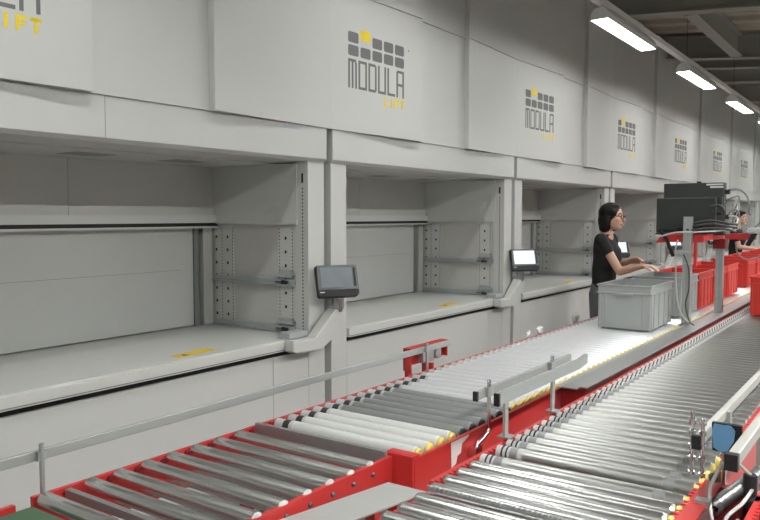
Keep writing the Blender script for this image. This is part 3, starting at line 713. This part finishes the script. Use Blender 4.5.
# ------------------------------------------------------------------ people
def solid(name, mb, mt, parent, voxel=.010, smooth=3):
    o = mb.build(name, mt, parent)
    md = o.modifiers.new('r', 'REMESH'); md.mode = 'VOXEL'; md.voxel_size = voxel; md.use_smooth_shade = True
    sm = o.modifiers.new('s', 'SMOOTH'); sm.iterations = smooth; sm.factor = .5
    dg = bpy.context.evaluated_depsgraph_get(); me = bpy.data.meshes.new_from_object(o.evaluated_get(dg))
    o.modifiers.clear(); old = o.data; o.data = me; bpy.data.meshes.remove(old)
    for p in me.polygons: p.use_smooth = True
    return o
def loft(m, rings, n=20):
    """rings: (cx, cy, z, rx, ry)"""
    vs_ = []
    for (cx, cy, z, rx, ry) in rings: vs_ += [(cx + rx * math.cos(2 * PI * k / n), cy + ry * math.sin(2 * PI * k / n), z) for k in range(n)]
    f = [(i * n + k, i * n + (k + 1) % n, (i + 1) * n + (k + 1) % n, (i + 1) * n + k) for i in range(len(rings) - 1) for k in range(n)]
    f += [tuple(range(n))[::-1], tuple(range(len(vs_) - n, len(vs_)))]
    m.add(vs_, f, 0, True); return m
def limb(m, pts, rs, n=12):
    P = spline(pts, 6); R = []
    for i in range(len(P)):
        t = i / (len(P) - 1) * (len(rs) - 1); a = min(int(t), len(rs) - 2); R.append(rs[a] + (rs[a + 1] - rs[a]) * (t - a))
    m.tube(P, .01, n, 0, R); m.ball(P[0], R[0], 10, 6); m.ball(P[-1], R[-1], 10, 6); return m
def hand(m, wrist, d, palm_n, curl=.35, side=1):
    """wrist point, direction of the hand, palm normal; five separate bent fingers"""
    wv = Vector(wrist); d = Vector(d).normalized(); nrm = Vector(palm_n); nrm = (nrm - d * nrm.dot(d)).normalized(); s = d.cross(nrm) * side
    for k in range(5): m.tube([wv + s * (k - 2) * .011 * .8, wv + d * .045 + s * (k - 2) * .017, wv + d * .085 + s * (k - 2) * .018], .012, 8, 0, [.016, .015, .012])
    for k, L in enumerate((.066, .076, .071, .055)):
        b = wv + d * .083 + s * (k - 1.5) * .0205; p = [b]; a = 0
        for seg in (.45, .32, .23):
            a += curl; p.append(p[-1] + (d * math.cos(a) + nrm * math.sin(a)) * L * seg)
        m.tube(p, .008, 8, 0, [.0092, .0088, .0080, .0068]); m.ball(p[-1], .0068, 8, 5)
    b = wv + d * .02 - s * .030; p = [b, b + d * .030 - s * .020 + nrm * .010, b + d * .058 - s * .026 + nrm * .022, b + d * .078 - s * .022 + nrm * .03]
    m.tube(p, .010, 8, 0, [.014, .0115, .0095, .008]); m.ball(p[-1], .008, 8, 5)
def head(m, c, fz, sc=1.0):
    """c centre of the head, looking along +x turned by fz; skull, jaw, nose, ears, brow in one solid"""
    c = Vector(c); R = Matrix.Rotation(fz, 3, 'Z')
    q = MB()
    q.ball((-.012, 0, .025), (.094, .074, .088), 20, 14); q.ball((.022, 0, -.035), (.066, .060, .078), 18, 12); q.ball((.050, 0, -.088), (.030, .030, .024), 12, 8)
    q.ball((.062, 0, -.015), (.030, .046, .050), 14, 10); q.tube([(.083, 0, .015), (.101, 0, -.012), (.109, 0, -.030), (.092, 0, -.037)], .01, 8, 0, [.008, .010, .0125, .008])
    q.ball((.085, 0, -.062), (.012, .022, .009), 10, 6)
    for s in (-1, 1): q.ball((-.008, s * .074, -.012), (.018, .008, .030), 10, 8); q.ball((.072, s * .030, .022), (.015, .022, .008), 8, 6); q.ball((.062, s * .038, -.022), (.020, .020, .020), 8, 6)
    m.add([c + R @ (Vector(v) * sc) for v in q.v], q.f, 0, True); return m
def P_(c, R, v, sc=1): return Vector(c) + R @ (Vector(v) * sc)
def build_person(base, joints, label, fz, female=True, sc=1.0):
    r = tag(empty('person', base), label, 'person', 'people at work')
    L = lambda p: Vector(p) - Vector(base)
    J = {k: L(v) for k, v in joints.items()}
    hc = J['head']; R = Matrix.Rotation(fz, 3, 'Z')
    # body: head, neck, arms with hands, trunk and legs as one surface
    b = MB(); head(b, hc, fz, sc)
    limb(b, [hc + R @ Vector((-.02, 0, -.06)), J['neck'] + Vector((0, 0, .03)), J['neck'] - Vector((0, 0, .06))], [.052, .050, .060])
    pv = J['pelvis']; ck = J['chest']
    loft(b, [(pv.x, pv.y, pv.z - .08, .085, .135), (pv.x, pv.y, pv.z + .03, .088, .14), ((pv.x + ck.x) / 2, (pv.y + ck.y) / 2, (pv.z + ck.z) / 2, .080, .110), (ck.x, ck.y, ck.z, .095, .135), (ck.x - .01, ck.y, ck.z + .13, .070, .12), (J['neck'].x, J['neck'].y, J['neck'].z - .01, .045, .05)])
    for s in ('r', 'l'):
        limb(b, [J['shoulder_' + s], (J['shoulder_' + s] * .5 + J['elbow_' + s] * .5), J['elbow_' + s]], [.050, .045, .038])
        limb(b, [J['elbow_' + s], J['elbow_' + s] * .55 + J['wrist_' + s] * .45, J['wrist_' + s]], [.039, .037, .024])
        hand(b, J['wrist_' + s], J['hand_' + s] - J['wrist_' + s], J['palm_' + s] + Vector(base), .38, 1 if s == 'r' else -1)
        limb(b, [J['hip_' + s], J['knee_' + s], J['ankle_' + s]], [.080, .052, .038])
    solid('body', b, 'skin', r, .0065, 2)
    # shirt
    t = MB()
    loft(t, [(pv.x + .01, pv.y, pv.z + .0, .108, .158), (pv.x + .01, pv.y, pv.z + .06, .104, .152), ((pv.x + ck.x) / 2, (pv.y + ck.y) / 2, (pv.z + ck.z) / 2, .112, .136), (ck.x + .020, ck.y, ck.z - .05, .130, .152), (ck.x + .015, ck.y, ck.z + .03, .126, .160), (ck.x - .012, ck.y, ck.z + .12, .088, .155), (ck.x - .012, ck.y, ck.z + .165, .066, .115), (J['neck'].x - .004, J['neck'].y, J['neck'].z - .02, .066, .07)], 24)
    for s in ('r', 'l'):
        a, e = J['shoulder_' + s], J['elbow_' + s]
        limb(t, [ck * .35 + a * .65 + Vector((0, 0, .03)), a, a + (e - a) * (.34 if female else .55)], [.060, .064, .056])
    solid('shirt', t, 'shirt_black', r, .009, 4)
    # trousers
    t = MB(); loft(t, [(pv.x, pv.y, pv.z - .10, .115, .155), (pv.x, pv.y, pv.z - .02, .112, .160), (pv.x, pv.y, pv.z + .05, .098, .146)])
    for s in ('r', 'l'):
        limb(t, [J['hip_' + s], J['knee_' + s], J['ankle_' + s] + Vector((0, 0, .03))], [.098, .066, .052])
    solid('trousers', t, 'jeans', r, .010, 4)
    for s in ('r', 'l'):
        a = J['ankle_' + s]; t = MB()
        t.ball((a.x + .06, a.y, .045), (.135, .046, .045), 14, 8); t.ball((a.x, a.y, .07), (.05, .042, .06), 12, 8); t.box(a.x - .07, a.x + .19, a.y - .04, a.y + .04, 0.0, .022)
        solid('shoe', t, 'shoe', r, .009, 3)
    # face
    for s in (-1, 1):
        e = MB().ball((0, 0, 0), (.010, .013, .007), 10, 6).build('eye', 'eye_white', r); e.location = P_(hc, R, (.081, s * .030, .006), sc); e.rotation_euler = (0, 0, fz)
        i = MB().ball((0, 0, 0), (.005, .006, .006), 8, 6).build('iris', 'hair_black', e, (.0075, 0, 0))
        bw = MB().tube([(.088, s * .014, .026), (.088, s * .032, .031), (.074, s * .050, .027)], .0035, 6).build('eyebrow', 'hair_black', r); bw.location = hc; bw.rotation_euler = (0, 0, fz); bw.scale = (sc,) * 3
    lp = MB().ball((.094, 0, -.062), (.006, .020, .0065), 10, 6).build('lips', 'lips', r); lp.location = hc; lp.rotation_euler = (0, 0, fz); lp.scale = (sc,) * 3
    # hair
    h = MB()
    if female:   # chin-length bob
        h.ball((-.026, 0, .036), (.102, .090, .094), 20, 14); h.ball((-.058, 0, -.03), (.070, .088, .105), 18, 12)
        for s in (-1, 1): h.ball((-.030, s * .066, -.030), (.042, .030, .100), 14, 10); h.ball((-.045, s * .056, -.090), (.052, .038, .045), 12, 8); h.ball((.012, s * .062, .050), (.040, .024, .036), 10, 8)
        h.ball((-.065, 0, -.095), (.055, .075, .048), 12, 8)
        h.ball((.030, -.008, .092), (.036, .060, .022), 12, 8)
    else:
        h.ball((-.022, 0, .040), (.098, .082, .088), 18, 12); h.ball((-.045, 0, -.01), (.066, .077, .075), 14, 10); h.ball((.035, 0, .092), (.045, .055, .022), 12, 8)
    h2 = MB().add([tuple(R @ (Vector(v) * sc) + hc) for v in h.v], h.f, 0, True)
    solid('hair', h2, 'hair_black', r, .008, 4)
    if female:   # glasses
        g = MB()
        for s in (-1, 1):
            g.tube([(.102, s * .033 + .024 * math.cos(a), .002 + .017 * math.sin(a)) for a in [2 * PI * k / 14 for k in range(15)]], .0028, 6)
            g.tube([(.100, s * .056, .008), (.05, s * .080, .008), (-.01, s * .084, .004)], .0028, 6)
        g.tube([(.102, -.010, .006), (.107, 0, .009), (.102, .010, .006)], .0028, 6)
        g = g.build('glasses', 'black_plastic', r); g.location = hc; g.rotation_euler = (0, 0, fz); g.scale = (sc,) * 3
    return r
bw_, by_ = -2.44, 7.02
build_person((bw_, by_, 0), dict(
    head=(-2.295, 7.00, 1.640), neck=(-2.345, 7.00, 1.50), chest=(-2.365, 7.02, 1.30), pelvis=(-2.385, 7.02, .97),
    shoulder_r=(-2.36, 6.875, 1.425), elbow_r=(-2.20, 6.93, 1.135), wrist_r=(-1.96, 6.86, 1.200), hand_r=(-1.86, 6.84, 1.195), palm_r=(0, 0, -1),
    shoulder_l=(-2.36, 7.165, 1.425), elbow_l=(-2.34, 7.24, 1.15), wrist_l=(-2.17, 7.14, 1.225), hand_l=(-2.08, 7.12, 1.25), palm_l=(0, -.5, -1),
    hip_r=(-2.39, 6.935, .92), knee_r=(-2.40, 6.93, .50), ankle_r=(-2.44, 6.93, .09),
    hip_l=(-2.39, 7.105, .92), knee_l=(-2.40, 7.11, .50), ankle_l=(-2.44, 7.12, .09)),
    'woman in black t-shirt with glasses and black bob reaching over grey bin', -0.12, True, 1.08)
mx, my = -2.45, 13.9
build_person((mx, my, 0), dict(
    head=(mx + .08, my, 1.615), neck=(mx + .03, my, 1.47), chest=(mx + .02, my, 1.28), pelvis=(mx, my, .95),
    shoulder_r=(mx + .02, my - .17, 1.40), elbow_r=(mx + .10, my - .20, 1.13), wrist_r=(mx + .33, my - .12, 1.10), hand_r=(mx + .43, my - .10, 1.09), palm_r=(0, 0, -1),
    shoulder_l=(mx + .02, my + .17, 1.40), elbow_l=(mx + .10, my + .20, 1.13), wrist_l=(mx + .33, my + .12, 1.10), hand_l=(mx + .43, my + .10, 1.09), palm_l=(0, 0, -1),
    hip_r=(mx, my - .09, .90), knee_r=(mx + .02, my - .09, .49), ankle_r=(mx, my - .09, .09),
    hip_l=(mx, my + .09, .90), knee_l=(mx + .02, my + .09, .49), ankle_l=(mx, my + .09, .09)),
    'far dark-haired person in dark clothes partly hidden behind the monitor cables', -.35, False, 1.04)
